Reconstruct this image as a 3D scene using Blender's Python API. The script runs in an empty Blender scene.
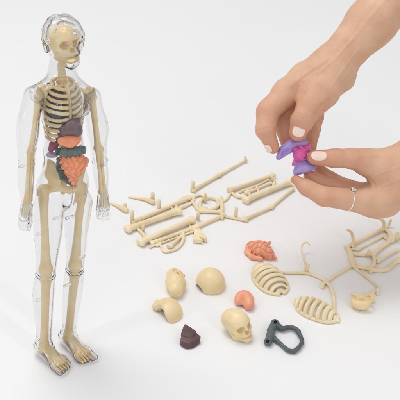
import bpy, math, random
import numpy as np
from mathutils import Vector
random.seed(7)
rng = np.random.default_rng(7)
SC = bpy.context.scene
COL = SC.collection

# ------------------------------------------------------------------ camera model
PITCH = math.radians(32.0)
FPX = 400 * 85 / 36.0
PX0 = 100.0
DIST = 1.42
CAM = np.array([0.0, -DIST * math.cos(PITCH), DIST * math.sin(PITCH)])
FWD = np.array([0.0, math.cos(PITCH), -math.sin(PITCH)])
RGT = np.array([1.0, 0.0, 0.0])
UPV = np.array([0.0, math.sin(PITCH), math.cos(PITCH)])

def ray(px, py):
    return FWD + RGT * (px - PX0) / FPX + UPV * (200 - py) / FPX

def G(px, py, z=0.0):
    """point of the level plane at height z that lies under a pixel"""
    r = ray(px, py)
    return CAM + r * ((z - CAM[2]) / r[2])

def ppm(p):
    return FPX / float(np.dot(np.asarray(p) - CAM, FWD))

YF = G(60, 352)[1]

def F(px, py, d=0.0):
    """point on the upright plane through the mannequin, d metres nearer than it"""
    r = ray(px, py)
    return CAM + r * ((YF - d - CAM[1]) / r[1])

def fr(r, py):
    return r / ppm(F(60, py))

# ------------------------------------------------------------------ distance-field meshing
def A(*v):
    return np.array(v, dtype=float)

def ln(v):
    return np.sqrt((v * v).sum(-1))

def unit(v):
    v = np.asarray(v, float)
    return v / np.linalg.norm(v)

def smin(a, b, k):
    h = np.maximum(k - np.abs(a - b), 0) / k
    return np.minimum(a, b) - h * h * k * 0.25

def smax(a, b, k):
    return -smin(-a, -b, k)

def sph(P, c, r):
    return ln(P - c) - r

def cone(P, a, b, r1, r2=None):
    if r2 is None:
        r2 = r1
    ba = b - a
    h = np.clip(((P - a) @ ba) / max(float(ba @ ba), 1e-12), 0, 1)
    return ln(P - a - h[:, None] * ba) - (r1 + (r2 - r1) * h)

def chain(P, pts, rs, k):
    d = None
    for i in range(len(pts) - 1):
        e = cone(P, pts[i], pts[i + 1], rs[i], rs[i + 1])
        d = e if d is None else smin(d, e, k)
    return d

def stube(P, pts, rs, n=5):
    C = catmull([np.append(p, r) for p, r in zip(pts, rs)], n)
    d = None
    for i in range(len(C) - 1):
        e = cone(P, C[i, :3], C[i + 1, :3], C[i, 3], C[i + 1, 3])
        d = e if d is None else np.minimum(d, e)
    return d

def shaft(P, a, b, r1, r2, waist=.22):
    ba = b - a
    h = np.clip(((P - a) @ ba) / float(ba @ ba), 0, 1)
    return ln(P - a - h[:, None] * ba) - (r1 + (r2 - r1) * h) * (1 - waist * (1 - (2 * h - 1) ** 2))

def groove(P, d, pts, depth, w):
    x = np.stack([(P - CAM) @ RGT, (P - CAM) @ UPV], -1)
    t = (P - CAM) @ FWD
    x = x / t[:, None] * FPX
    m = None
    for a, b in zip(pts[:-1], pts[1:]):
        a2 = A(a[0] - PX0, 200 - a[1]); b2 = A(b[0] - PX0, 200 - b[1])
        e = b2 - a2; h = np.clip(((x - a2) @ e) / (e @ e), 0, 1)
        q = ln(x - a2 - h[:, None] * e)
        m = q if m is None else np.minimum(m, q)
    return d + depth * np.exp(-(m / w) ** 2)

def ell(P, c, r, M=None):
    q = P - c
    if M is not None:
        q = q @ M.T
    r = np.asarray(r, float)
    k0 = ln(q / r)
    k1 = ln(q / (r * r)) + 1e-9
    return k0 * (k0 - 1) / k1

def box(P, c, h, M=None, rnd=0.0):
    q = P - c
    if M is not None:
        q = q @ M.T
    q = np.abs(q) - (np.asarray(h, float) - rnd)
    return ln(np.maximum(q, 0)) + np.minimum(q.max(-1), 0) - rnd

def yawM(deg):
    """rows: lateral, forward, up of something facing the viewer turned deg to the right"""
    a = math.radians(deg)
    return np.array([[math.cos(a), math.sin(a), 0], [math.sin(a), -math.cos(a), 0], [0, 0, 1]])

def lumps(P, s, seed=0):
    r = np.random.default_rng(seed)
    o = np.zeros(len(P))
    for i in range(5):
        k = unit(r.normal(size=3)) * (2 * math.pi / s) * r.uniform(.7, 1.4)
        o += np.sin(P @ k + r.uniform(0, 6.28))
    return o / 5

def net(f, lo, hi, s, fudge=1.35, newton=2):
    lo = np.asarray(lo, float); hi = np.asarray(hi, float)
    B = 8
    nb = np.maximum(np.ceil((hi - lo) / (s * B)).astype(int), 1)
    n = nb * B + 1
    bc = np.stack(np.meshgrid(*[np.arange(k) for k in nb], indexing='ij'), -1).reshape(-1, 3)
    cen = lo + (bc + .5) * B * s
    fc = f(cen)
    act = np.abs(fc) < math.sqrt(3) * B * s * .5 * fudge
    val = np.repeat(np.repeat(np.repeat(fc.reshape(nb), B, 0), B, 1), B, 2)
    val = np.pad(val, ((0, 1), (0, 1), (0, 1)), mode='edge')
    off = np.stack(np.meshgrid(*[np.arange(B + 1)] * 3, indexing='ij'), -1).reshape(-1, 3)
    ab = bc[act]
    for i in range(0, len(ab), 160):
        idx = (ab[i:i + 160, None, :] * B + off[None]).reshape(-1, 3)
        val[idx[:, 0], idx[:, 1], idx[:, 2]] = f(lo + idx * s)
    S = val < 0
    c = [S[i:n[0] - 1 + i, j:n[1] - 1 + j, k:n[2] - 1 + k] for i in (0, 1) for j in (0, 1) for k in (0, 1)]
    anyc = c[0].copy(); allc = c[0].copy()
    for q in c[1:]:
        anyc |= q; allc &= q
    cells = np.argwhere(anyc & ~allc)
    cid = -np.ones(tuple(n - 1), dtype=np.int64)
    cid[cells[:, 0], cells[:, 1], cells[:, 2]] = np.arange(len(cells))
    acc = np.zeros((len(cells), 3)); cnt = np.zeros(len(cells))
    cor = [(i, j, k) for i in (0, 1) for j in (0, 1) for k in (0, 1)]
    for a in cor:
        for ax in range(3):
            if a[ax]:
                continue
            b = list(a); b[ax] = 1
            va = val[cells[:, 0] + a[0], cells[:, 1] + a[1], cells[:, 2] + a[2]]
            vb = val[cells[:, 0] + b[0], cells[:, 1] + b[1], cells[:, 2] + b[2]]
            m = (va < 0) != (vb < 0)
            t = np.where(m, va / np.where(m, va - vb, 1), 0)
            p = np.tile(np.array(a, float), (len(cells), 1)); p[:, ax] = t
            acc[m] += p[m]; cnt[m] += 1
    V = lo + (cells + acc / cnt[:, None]) * s
    quads = []
    for ax in range(3):
        o1, o2 = (ax + 1) % 3, (ax + 2) % 3
        sl0 = [slice(None)] * 3; sl1 = [slice(None)] * 3
        sl0[ax] = slice(0, -1); sl1[ax] = slice(1, None)
        d = S[tuple(sl0)] != S[tuple(sl1)]
        e = np.argwhere(d)
        e = e[(e[:, o1] > 0) & (e[:, o2] > 0) & (e[:, o1] < n[o1] - 1) & (e[:, o2] < n[o2] - 1)]
        def cell(d1, d2):
            q = e.copy(); q[:, o1] += d1; q[:, o2] += d2
            return cid[q[:, 0], q[:, 1], q[:, 2]]
        qd = np.stack([cell(-1, -1), cell(0, -1), cell(0, 0), cell(-1, 0)], -1)
        ins = S[e[:, 0], e[:, 1], e[:, 2]]
        qd[~ins] = qd[~ins][:, ::-1]
        quads.append(qd)
    Q = np.concatenate(quads)
    Q = Q[(Q >= 0).all(1)]
    h = s * .3
    for _ in range(newton):
        f0 = f(V)
        g = np.stack([f(V + h * np.eye(3)[i]) - f0 for i in range(3)], -1) / h
        gl = np.maximum((g * g).sum(-1), .05)
        st = g * (f0 / gl)[:, None]
        l = ln(st)[:, None] + 1e-12
        V = V - st * np.minimum(1, s * .7 / l)
    return V, Q

# ------------------------------------------------------------------ objects
def link(o, parent):
    COL.objects.link(o)
    if parent is not None:
        o.parent = parent
    return o

def tag(o, label, cat, group=None, kind=None):
    if label: o['label'] = label
    if cat: o['category'] = cat
    if group: o['group'] = group
    if kind: o['kind'] = kind
    return o

def thing(name, loc, label, cat, group=None):
    o = bpy.data.objects.new(name, None)
    o.empty_display_size = .01
    o.location = Vector([float(v) for v in loc])
    COL.objects.link(o)
    return tag(o, label, cat, group)

def mobj(name, V, Q, mat, parent=None, attr=None, smooth=True):
    V = np.asarray(V, float)
    if parent is not None:
        off = np.zeros(3); q = parent
        while q is not None:
            off += np.array(q.location); q = q.parent
        V = V - off
    me = bpy.data.meshes.new(name)
    me.from_pydata(V.tolist(), [], [list(map(int, q)) for q in Q])
    me.update()
    if smooth:
        me.polygons.foreach_set('use_smooth', [True] * len(me.polygons))
    if attr is not None:
        for k, vals in attr.items():
            at = me.attributes.new(k, 'FLOAT', 'POINT')
            at.data.foreach_set('value', np.asarray(vals, np.float32))
    if isinstance(mat, (list, tuple)):
        for m in mat: me.materials.append(m)
    else:
        me.materials.append(mat)
    o = bpy.data.objects.new(name, me)
    return link(o, parent)

def rebase(o):
    """put a top-level mesh's origin at its own foot"""
    me = o.data
    co = np.empty(len(me.vertices) * 3, np.float32)
    me.vertices.foreach_get('co', co)
    co = co.reshape(-1, 3)
    c = (co.max(0) + co.min(0)) / 2; c[2] = co[:, 2].min()
    me.vertices.foreach_set('co', (co - c).ravel())
    o.location = Vector([float(v) for v in c])
    return o

def sdf(name, f, lo, hi, s, mat, parent=None, attrf=None, **kw):
    V, Q = net(f, lo, hi, s, **kw)
    return mobj(name, V, Q, mat, parent, attrf(V) if attrf else None)

def shell(name, f, lo, hi, s, parent, wall=.0018):
    V1, Q1 = net(f, lo, hi, s)
    V2, Q2 = net(lambda P: f(P) + wall, lo, hi, s)
    return mobj(name, np.concatenate([V1, V2]), np.concatenate([Q1, Q2[:, ::-1] + len(V1)]), M['clear'], parent)

def hull(pts, rnd=0.0):
    import bmesh
    bm = bmesh.new()
    for p in pts: bm.verts.new([float(v) for v in p])
    bmesh.ops.convex_hull(bm, input=bm.verts)
    bm.normal_update()
    cen = np.mean(pts, axis=0); pl = []
    for fc in bm.faces:
        n = np.array(fc.normal); c = np.array(fc.calc_center_median())
        if n @ (c - cen) < 0: n = -n
        pl.append((n, n @ c))
    bm.free()
    N = np.array([p[0] for p in pl]); D0 = np.array([p[1] for p in pl])
    def f(P):
        v = P @ N.T - D0 + rnd
        if rnd <= 0: return v.max(1)
        t = rnd * .45
        m = v.max(1)
        return m + t * np.log(np.exp((v - m[:, None]) / t).sum(1)) - rnd * .6
    return f

def bounds(pts, pad):
    p = np.array(pts)
    return p.min(0) - pad, p.max(0) + pad

def catmull(pts, n=8):
    p = [np.asarray(q, float) for q in pts]
    if len(p) < 3:
        return np.array([p[0] + (p[-1] - p[0]) * t for t in np.linspace(0, 1, n + 1)])
    p = [2 * p[0] - p[1]] + p + [2 * p[-1] - p[-2]]
    out = []
    for i in range(1, len(p) - 2):
        for t in np.linspace(0, 1, n, endpoint=False):
            a, b, c, d = p[i - 1:i + 3]
            out.append(.5 * (2 * b + (c - a) * t + (2 * a - 5 * b + 4 * c - d) * t * t + (3 * b - a - 3 * c + d) * t ** 3))
    out.append(p[-2])
    return np.array(out)

class MB:
    def __init__(self): self.V = []; self.Q = []; self.n = 0
    def add(self, V, Q):
        self.V.append(np.asarray(V, float)); self.Q += [[i + self.n for i in q] for q in Q]; self.n += len(V)
    def tube(self, pts, r, n=12, flat=1.0, ref=None, close=False, smooth=6, blunt=False):
        """swept tube with rounded ends; flat scales it along ref"""
        r = np.atleast_1d(np.asarray(r, float))
        k = len(pts)
        if r.size == 1: r = np.repeat(r, k)
        P4 = catmull([np.append(p, q) for p, q in zip(pts, r)], smooth) if smooth else np.array([np.append(p, q) for p, q in zip(pts, r)])
        P, R = P4[:, :3], np.maximum(P4[:, 3], 1e-5)
        T = np.gradient(P, axis=0); T /= ln(T)[:, None] + 1e-12
        if not close and not blunt:
            ext_P, ext_R, ext_T = [], [], []
            for s_, sgn in ((0, -1), (-1, 1)):
                e = [(P[s_] + T[s_] * sgn * R[s_] * math.sin(a), R[s_] * math.cos(a), T[s_]) for a in (.55, 1.0, 1.35)]
                ext_P.append(e)
            a, b = ext_P
            P = np.concatenate([[x[0] for x in a[::-1]], P, [x[0] for x in b]])
            R = np.concatenate([[x[1] for x in a[::-1]], R, [x[1] for x in b]])
            T = np.concatenate([[x[2] for x in a[::-1]], T, [x[2] for x in b]])
        u = None; rings = []
        for i in range(len(P)):
            if ref is not None:
                u = np.cross(T[i], ref)
            elif u is None:
                u = np.cross(T[i], A(0, 0, 1) if abs(T[i][2]) < .9 else A(1, 0, 0))
            u = u - T[i] * (u @ T[i]); u = unit(u); w = np.cross(T[i], u)
            an = np.linspace(0, 2 * math.pi, n, endpoint=False)
            rings.append(P[i] + R[i] * (np.cos(an)[:, None] * u + flat * np.sin(an)[:, None] * w))
        V = np.concatenate(rings); Q = []
        m = len(P)
        for i in range(m - (0 if close else 1)):
            j = (i + 1) % m
            for a in range(n):
                b = (a + 1) % n
                Q.append([i * n + a, i * n + b, j * n + b, j * n + a])
        if not close:
            Q.append(list(range(n))[::-1]); Q.append([(m - 1) * n + a for a in range(n)])
        self.add(V, Q)
        return self
    def build(self, name, mat, parent=None):
        return mobj(name, np.concatenate(self.V), self.Q, mat, parent)

# ------------------------------------------------------------------ materials
def srgb(r, g, b):
    f = lambda c: (c / 255 / 12.92) if c <= 10 else ((c / 255 + .055) / 1.055) ** 2.4
    return (f(r), f(g), f(b), 1)

def plastic(name, c1, c2, rough=.38, scale=60, bump=.05, sss=0.0, bscale=500, spec=.5, coat=0.0, sr=(1, .5, .25), sscale=.004):
    m = bpy.data.materials.new(name); m.use_nodes = True
    nt = m.node_tree; N = nt.nodes; b = N['Principled BSDF']
    tc = N.new('ShaderNodeTexCoord')
    nz = N.new('ShaderNodeTexNoise'); nz.inputs['Scale'].default_value = scale; nz.inputs['Detail'].default_value = 4
    mix = N.new('ShaderNodeMix'); mix.data_type = 'RGBA'
    mix.inputs[6].default_value = c1; mix.inputs[7].default_value = c2
    rmp = N.new('ShaderNodeMapRange'); rmp.inputs[1].default_value = .35; rmp.inputs[2].default_value = .65
    nt.links.new(tc.outputs['Object'], nz.inputs['Vector'])
    nt.links.new(nz.outputs['Fac'], rmp.inputs[0])
    nt.links.new(rmp.outputs[0], mix.inputs[0])
    nt.links.new(mix.outputs[2], b.inputs['Base Color'])
    nb = N.new('ShaderNodeTexNoise'); nb.inputs['Scale'].default_value = bscale; nb.inputs['Detail'].default_value = 3
    bp = N.new('ShaderNodeBump'); bp.inputs['Strength'].default_value = bump; bp.inputs['Distance'].default_value = .002
    nt.links.new(tc.outputs['Object'], nb.inputs['Vector'])
    nt.links.new(nb.outputs['Fac'], bp.inputs['Height'])
    nt.links.new(bp.outputs['Normal'], b.inputs['Normal'])
    rr = N.new('ShaderNodeMapRange'); rr.inputs[3].default_value = rough - .07; rr.inputs[4].default_value = rough + .09
    nt.links.new(nz.outputs['Fac'], rr.inputs[0]); nt.links.new(rr.outputs[0], b.inputs['Roughness'])
    b.inputs['Specular IOR Level'].default_value = spec
    b.inputs['Subsurface Weight'].default_value = sss
    b.inputs['Subsurface Radius'].default_value = sr
    b.inputs['Subsurface Scale'].default_value = sscale
    b.inputs['Coat Weight'].default_value = coat
    return m

M = {}
M['cream'] = plastic('cream_plastic', srgb(243, 228, 194), srgb(233, 213, 172), .42, 45, .12, .1)
M['cream2'] = plastic('cream_plastic_warm', srgb(240, 219, 176), srgb(231, 206, 158), .42, 45, .12, .1)
M['inner'] = plastic('bone_plastic', srgb(255, 237, 194), srgb(255, 222, 166), .35, 60, .06, .15)
M['pale'] = plastic('pale_bone_plastic', srgb(255, 244, 218), srgb(252, 236, 202), .35, 60, .06, .2)
M['orange'] = plastic('orange_plastic', srgb(238, 170, 138), srgb(230, 154, 122), .38, 60, .06, .1)
M['orange_in'] = plastic('orange_organ_plastic', srgb(242, 164, 126), srgb(232, 146, 108), .3, 80, .06, .1)
M['maroon'] = plastic('maroon_plastic', srgb(104, 76, 76), srgb(88, 62, 64), .42, 60, .05)
M['grey'] = plastic('slate_plastic', srgb(92, 102, 106), srgb(78, 88, 93), .45, 60, .05)
M['green'] = plastic('grey_green_plastic', srgb(104, 116, 112), srgb(82, 95, 92), .35, 80, .05)
M['dark'] = plastic('dark_purple_plastic', srgb(122, 98, 104), srgb(94, 76, 84), .25, 80, .05, coat=.4)
M['lung'] = plastic('lung_plastic', srgb(70, 50, 62), srgb(56, 40, 52), .4, 80, .05)
M['wine'] = plastic('wine_plastic', srgb(176, 62, 104), srgb(150, 48, 86), .3, 80, .05)
M['lilac'] = plastic('lilac_plastic', srgb(206, 186, 214), srgb(192, 170, 204), .3, 80, .05)
M['purple'] = plastic('purple_plastic', srgb(178, 156, 218), srgb(164, 140, 208), .4, 70, .05, .08)
M['pink'] = plastic('pink_plastic', srgb(226, 104, 172), srgb(204, 78, 150), .35, 150, .05, .08)
M['nail'] = plastic('fingernail', srgb(255, 230, 216), srgb(252, 220, 204), .2, 60, .01, .2, spec=.6, sscale=.003)
M['table'] = plastic('white_table', (.86, .865, .87, 1), (.845, .85, .857, 1), .55, 3, .015, 0, 300, spec=.25)
m = bpy.data.materials.new('silver'); m.use_nodes = True
b = m.node_tree.nodes['Principled BSDF']; b.inputs['Metallic'].default_value = 1; b.inputs['Roughness'].default_value = .14
b.inputs['Base Color'].default_value = (.9, .89, .87, 1); M['silver'] = m
m = bpy.data.materials.new('gem'); m.use_nodes = True
b = m.node_tree.nodes['Principled BSDF']; b.inputs['Roughness'].default_value = .03; b.inputs['IOR'].default_value = 2.2
b.inputs['Transmission Weight'].default_value = .6; b.inputs['Base Color'].default_value = (.85, .88, .92, 1); M['gem'] = m

def skin_material():
    m = bpy.data.materials.new('skin'); m.use_nodes = True
    nt = m.node_tree; N = nt.nodes; L = nt.links; b = N['Principled BSDF']
    tc = N.new('ShaderNodeTexCoord')
    n1 = N.new('ShaderNodeTexNoise'); n1.inputs['Scale'].default_value = 38; n1.inputs['Detail'].default_value = 5
    L.new(tc.outputs['Object'], n1.inputs['Vector'])
    mr = N.new('ShaderNodeMapRange'); mr.inputs[1].default_value = .3; mr.inputs[2].default_value = .7
    L.new(n1.outputs['Fac'], mr.inputs[0])
    mx = N.new('ShaderNodeMix'); mx.data_type = 'RGBA'
    mx.inputs[6].default_value = srgb(222, 182, 151); mx.inputs[7].default_value = srgb(209, 164, 134)
    L.new(mr.outputs[0], mx.inputs[0])
    at = N.new('ShaderNodeAttribute'); at.attribute_name = 'red'
    mx2 = N.new('ShaderNodeMix'); mx2.data_type = 'RGBA'; mx2.inputs[7].default_value = srgb(214, 142, 116)
    L.new(at.outputs['Fac'], mx2.inputs[0]); L.new(mx.outputs[2], mx2.inputs[6])
    L.new(mx2.outputs[2], b.inputs['Base Color'])
    vo = N.new('ShaderNodeTexVoronoi'); vo.inputs['Scale'].default_value = 620
    n2 = N.new('ShaderNodeTexNoise'); n2.inputs['Scale'].default_value = 170; n2.inputs['Detail'].default_value = 6
    L.new(tc.outputs['Object'], vo.inputs['Vector']); L.new(tc.outputs['Object'], n2.inputs['Vector'])
    ad = N.new('ShaderNodeMath'); ad.operation = 'MULTIPLY_ADD'; ad.inputs[1].default_value = .35
    L.new(vo.outputs['Distance'], ad.inputs[0]); L.new(n2.outputs['Fac'], ad.inputs[2])
    bp = N.new('ShaderNodeBump'); bp.inputs['Strength'].default_value = .4; bp.inputs['Distance'].default_value = .0012
    L.new(ad.outputs[0], bp.inputs['Height']); L.new(bp.outputs['Normal'], b.inputs['Normal'])
    b.inputs['Roughness'].default_value = .5
    b.inputs['Specular IOR Level'].default_value = .35
    b.inputs['Subsurface Weight'].default_value = .15
    b.inputs['Subsurface Radius'].default_value = (1, .35, .2)
    b.inputs['Subsurface Scale'].default_value = .005
    return m
M['skin'] = skin_material()

m = bpy.data.materials.new('clear_plastic'); m.use_nodes = True
nt = m.node_tree; nt.nodes.remove(nt.nodes['Principled BSDF'])
gs = nt.nodes.new('ShaderNodeBsdfGlass'); gs.inputs['Color'].default_value = (1, 1, 1, 1)
gs.inputs['IOR'].default_value = 1.35; gs.inputs['Roughness'].default_value = 0
nt.links.new(gs.outputs[0], nt.nodes['Material Output'].inputs[0])
va = nt.nodes.new('ShaderNodeVolumeAbsorption'); va.inputs['Color'].default_value = (.73, .73, .775, 1); va.inputs['Density'].default_value = 85
nt.links.new(va.outputs[0], nt.nodes['Material Output'].inputs[1])
M['clear'] = m

# ------------------------------------------------------------------ skull shape (face along +y, unit ~ head half-width)
def skull_d(q, jaw=True, cranium=True):
    x = np.abs(q[:, 0]); S = np.stack([x, q[:, 1], q[:, 2]], -1)
    d = ell(S, A(0, -.16, .16), (.78, .98, .74))
    d = smin(d, ell(S, A(0, .25, .2), (.66, .62, .56)), .25)
    d = smin(d, cone(S, A(.08, .40, -.12), A(.04, .62, -.66), .50, .36), .22)
    d = smin(d, cone(S, A(.1, .78, .08), A(.5, .60, .1), .11, .12), .14)
    d = smin(d, cone(S, A(.44, .66, -.36), A(.64, .36, -.32), .15, .13), .1)
    d = smin(d, cone(S, A(.60, .34, -.3), A(.72, -.1, -.26), .075, .075), .06)
    d = smin(d, cone(S, A(0, .80, .02), A(0, .99, -.27), .1, .06), .1)
    d = smin(d, cone(S, A(.25, .72, -.62), A(0, .86, -.62), .15, .13), .12)
    d = smax(d, -ell(S, A(.345, .96, -.14), (.245, .6, .225)), .05)
    d = smax(d, -ell(S, A(.07, 1.02, -.44), (.09, .3, .15)), .04)
    d = smax(d, -ell(S, A(.86, .38, -.02), (.2, .3, .34)), .12)
    if jaw:
        j = cone(S, A(.12, .80, -1.0), A(.54, .18, -.80), .16, .14)
        j = smin(j, cone(S, A(.54, .18, -.80), A(.62, .0, -.36), .14, .1), .12)
        j = smin(j, cone(S, A(0, .86, -.94), A(.2, .76, -.91), .19, .17), .12)
        d = smin(d, j, .05)
    d = d - .011 * np.exp(-(q[:, 0] / .022) ** 2) * (q[:, 2] > .2)
    if jaw: d = smin(d, cone(S, A(.50, .30, -.62), A(.44, .52, -.6), .13, .16), .1)
    z = S[:, 2]; front = np.clip((S[:, 1] - .55) / .2, 0, 1)
    d = d + front * .07 * np.exp(-((z + .80) / .035) ** 2)
    band = np.exp(-((z + .8) / .13) ** 4) * front
    ang = np.arctan2(S[:, 0], S[:, 1] - .35)
    d = d + band * .022 * (np.abs(np.cos(ang * 13)) ** 6)
    return d

def skull_f(c, s, R, **kw):
    """R rows: right, face, up directions in the world"""
    def f(P):
        return s * skull_d(((P - c) @ R.T) / s, **kw)
    return f

def frame_from(face, up):
    face = unit(face); rt = unit(np.cross(face, up)); u = np.cross(rt, face)
    return np.array([rt, face, u])

# ------------------------------------------------------------------ table
def table():
    n = 40
    xs = np.linspace(-4, 4, n); ys = np.linspace(-3, 6, n)
    V = [(x, y, 0) for y in ys for x in xs]
    Q = [[j * n + i, j * n + i + 1, (j + 1) * n + i + 1, (j + 1) * n + i] for j in range(n - 1) for i in range(n - 1)]
    o = mobj('tabletop', V, Q, M['table'])
    tag(o, 'plain white table surface under everything', 'tabletop', kind='structure')
table()

# ------------------------------------------------------------------ mannequin
def mannequin():
    root = thing('anatomy_mannequin', F(60, 352) * A(1, 1, 0), 'tall clear plastic human figure standing with cream skeleton and coloured organs inside', 'anatomy model')
    YAW = 32
    Mb = yawM(YAW); lat, fwd, up = Mb
    def D(px, side=0):   # depth of a lateral place on the turned body
        return -(px - 63) / 1000 * math.tan(math.radians(YAW)) * .75
    def X(px, py, d=None, extra=0):
        return F(px, py, (D(px) if d is None else d) + extra)
    # --- head shell
    Mh = yawM(38); hl, hf, hu = Mh
    hc = X(64, 41)
    def head(P):
        q = (P - hc) @ Mh.T * 1000
        xs = np.stack([np.abs(q[:, 0]), q[:, 1], q[:, 2]], -1)
        d = ell(xs, A(0, -2, 4.5), (18.5, 22.5, 20))
        d = smin(d, cone(xs, A(0, 5, -6), A(0, 9, -15.5), 14.5, 9.5), 9)
        d = smin(d, cone(xs, A(0, 17.6, 2), A(0, 20, -5), 2.4, 3.2), 5.5)
        d = smin(d, cone(xs, A(0, 17.2, -11.2), A(4, 15.4, -11.6), 1.9, 1.2), 2.2)
        d = smin(d, cone(xs, A(0, 16.6, -14.2), A(3.6, 15.0, -13.9), 2.0, 1.2), 2.2)
        d = smin(d, sph(xs, A(0, 12.5, -17), 5.5), 6)
        d = smin(d, cone(xs, A(3, 19.5, 4), A(11, 16, 4), 2.2, 2.0), 2.5)
        d = smax(d, -ell(xs, A(7, 22.5, 0), (5, 5, 3)), 3.5)
        d = smin(d, ell(xs, A(19, -3, -3), (2.2, 4, 5.5)), 1.2)
        d = smin(d, cone(q, A(0, -4, -12), A(0, -6, -36), 11.2, 13), 9)
        hair = np.clip((q[:, 2] - 3 - .25 * q[:, 1] + 5) / 8, 0, 1) * np.clip((30 - q[:, 1]) / 10, 0, 1)
        w = lumps(q, 9.5, 3)
        d = d - hair * (1.0 + 1.7 * w)
        return d / 1000
    # --- torso shell
    def torso(P):
        c1 = X(63, 108)
        d = ell(P, c1, (fr(24.5, 108), fr(18, 108), fr(33, 108)), Mb)
        d = smin(d, cone(P, X(63, 70), X(63, 84), fr(12, 70), fr(15, 84)), fr(10, 80))
        d = smin(d, cone(P, X(60, 84), X(38, 93), fr(9.5, 90), fr(9, 90)), fr(12, 90))
        d = smin(d, cone(P, X(66, 84), X(88, 94), fr(9.5, 90), fr(8, 90)), fr(12, 90))
        d = smin(d, ell(P, X(64, 150), (fr(22, 150), fr(15, 150), fr(30, 150)), Mb), fr(16, 150))
        d = smin(d, ell(P, X(63, 185), (fr(28.5, 187), fr(19, 187), fr(26, 187)), Mb), fr(16, 180))
        # chest and belly relief
        for px in (54, 74):
            d = smin(d, ell(P, X(px, 104) + fwd * fr(11, 104), (fr(11.5, 104), fr(8.6, 104), fr(10, 104)), Mb), fr(2.6, 104))
        q = (P - X(64, 150)) @ Mb.T
        groove = np.exp(-(q[:, 0] / .0016) ** 2) * np.clip(q[:, 1] / .006, 0, 1) * (q[:, 2] < .045)
        for z in (.022, .006, -.012):
            groove = groove + .8 * np.exp(-((q[:, 2] - z) / .0016) ** 2) * np.clip(q[:, 1] / .006, 0, 1) * (np.abs(q[:, 0]) < .014)
        d = d + .0014 * groove
        d = smax(d, X(64, 212)[2] - P[:, 2], .006)
        return d
    # --- arms
    arms = [([(34, 96.5), (27, 128), (26.5, 160), (26, 182), (27, 203)], [11, 10.5, 8.4, 8.2, 5.2], [(26, 206), (24, 216), (23, 223)], -1),
            ([(91, 97.5), (96.5, 128), (99.5, 158), (101, 176), (103, 193)], [10.5, 10, 8, 7.8, 5], [(103.5, 196), (104.5, 206), (104, 211)], 1)]
    for pts, rs, hp, sg in arms:
        dx = [D(p[0]) for p in pts]
        dx[-1] += .006; dx[-2] += .003
        P3 = [F(p[0], p[1], d) for p, d in zip(pts, dx)]
        R3 = [fr(r, p[1]) for r, p in zip(rs, pts)]
        H3 = [F(p[0], p[1], dx[-1] + .002 * i) for i, p in enumerate(hp)]
        fingers = []
        for k in range(4):
            o = (k - 1.5)
            b0 = H3[1] + lat * .0022 * o + fwd * .0017 * o * sg * 0
            spread = A(1, 0, 0) * .0023 * o
            b0 = H3[1] + spread + A(0, 0, -.003)
            e = b0 + spread * .3 + A(0, -.002, -.0085 + .0012 * abs(o))
            t = e + A(0, .001, -.0055)
            fingers.append((b0, e, t))
        th = (H3[0] + A(.004 * -sg, -.003, -.002), H3[1] + A(.0068 * -sg, -.005, -.004), H3[2] + A(.0062 * -sg, -.005, -.005))
        def arm(P, P3=P3, R3=R3, H3=H3, fingers=fingers, th=th):
            d = stube(P, P3, R3)
            d = smin(d, ell(P, P3[1] + fwd * .004, (.0098, .0098, .02), Mb), .006)
            hnd = cone(P, H3[0], H3[1], .0052, .0062)
            f = None
            for b0, e, t in fingers:
                g = chain(P, [b0, e, t], [.0021, .0019, .0016], .001)
                g = smin(hnd, g, .002)
                f = g if f is None else np.minimum(f, g)
            g = chain(P, list(th), [.003, .0024, .0019], .001)
            f = np.minimum(f, smin(hnd, g, .003))
            d = smin(d, f, .004)
            # joint rims
            for i, w in ((2, .0012), (4, .0009)):
                ax = unit(P3[i] - P3[i - 1]); s_ = (P - P3[i]) @ ax
                near = ln(P - P3[i]) < R3[i] * 1.8
                d = d + near * (.0004 * np.exp(-((s_) / w) ** 2) - .0003 * np.exp(-((s_ - .0028) / w) ** 2))
            return d
        lo, hi = bounds(P3 + H3, .026)
        shell('arm_shell', arm, lo, hi, .0009, root, .0015)
    # --- legs
    legs = [([(49, 204), (48, 232), (47, 258), (46, 272), (43.5, 294), (44, 322), (44, 343)], [15.5, 14.2, 10.6, 10, 11, 8.6, 7], (38, 352), (67, 372.5), -1),
            ([(78.5, 202), (76.5, 229), (76, 254), (75, 267), (73, 288), (70.5, 314), (68.5, 333)], [14.4, 12, 9.6, 9.3, 10.2, 8, 6.4], (63, 341), (90, 364), 1)]
    feet = []; leg_fs = []
    for pts, rs, heel, toe, sg in legs:
        hg = G(*heel); tg = G(*toe)
        da = YF - hg[1] + 0.004
        dx = np.linspace(D(pts[0][0]), da, len(pts))
        P3 = [F(p[0], p[1], d) for p, d in zip(pts, dx)]
        R3 = [fr(r, p[1]) for r, p in zip(rs, pts)]
        ax = unit(tg - hg); sd = np.cross(A(0, 0, 1), ax); L = np.linalg.norm(tg - hg)
        heelp = hg + ax * .006 + A(0, 0, .0095)
        ball = hg + ax * (L * .72) + A(0, 0, .0065)
        tip = hg + ax * (L * .9) + A(0, 0, .0042)
        feet.append((hg, tg, ax, sd, L, P3, R3))
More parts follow.
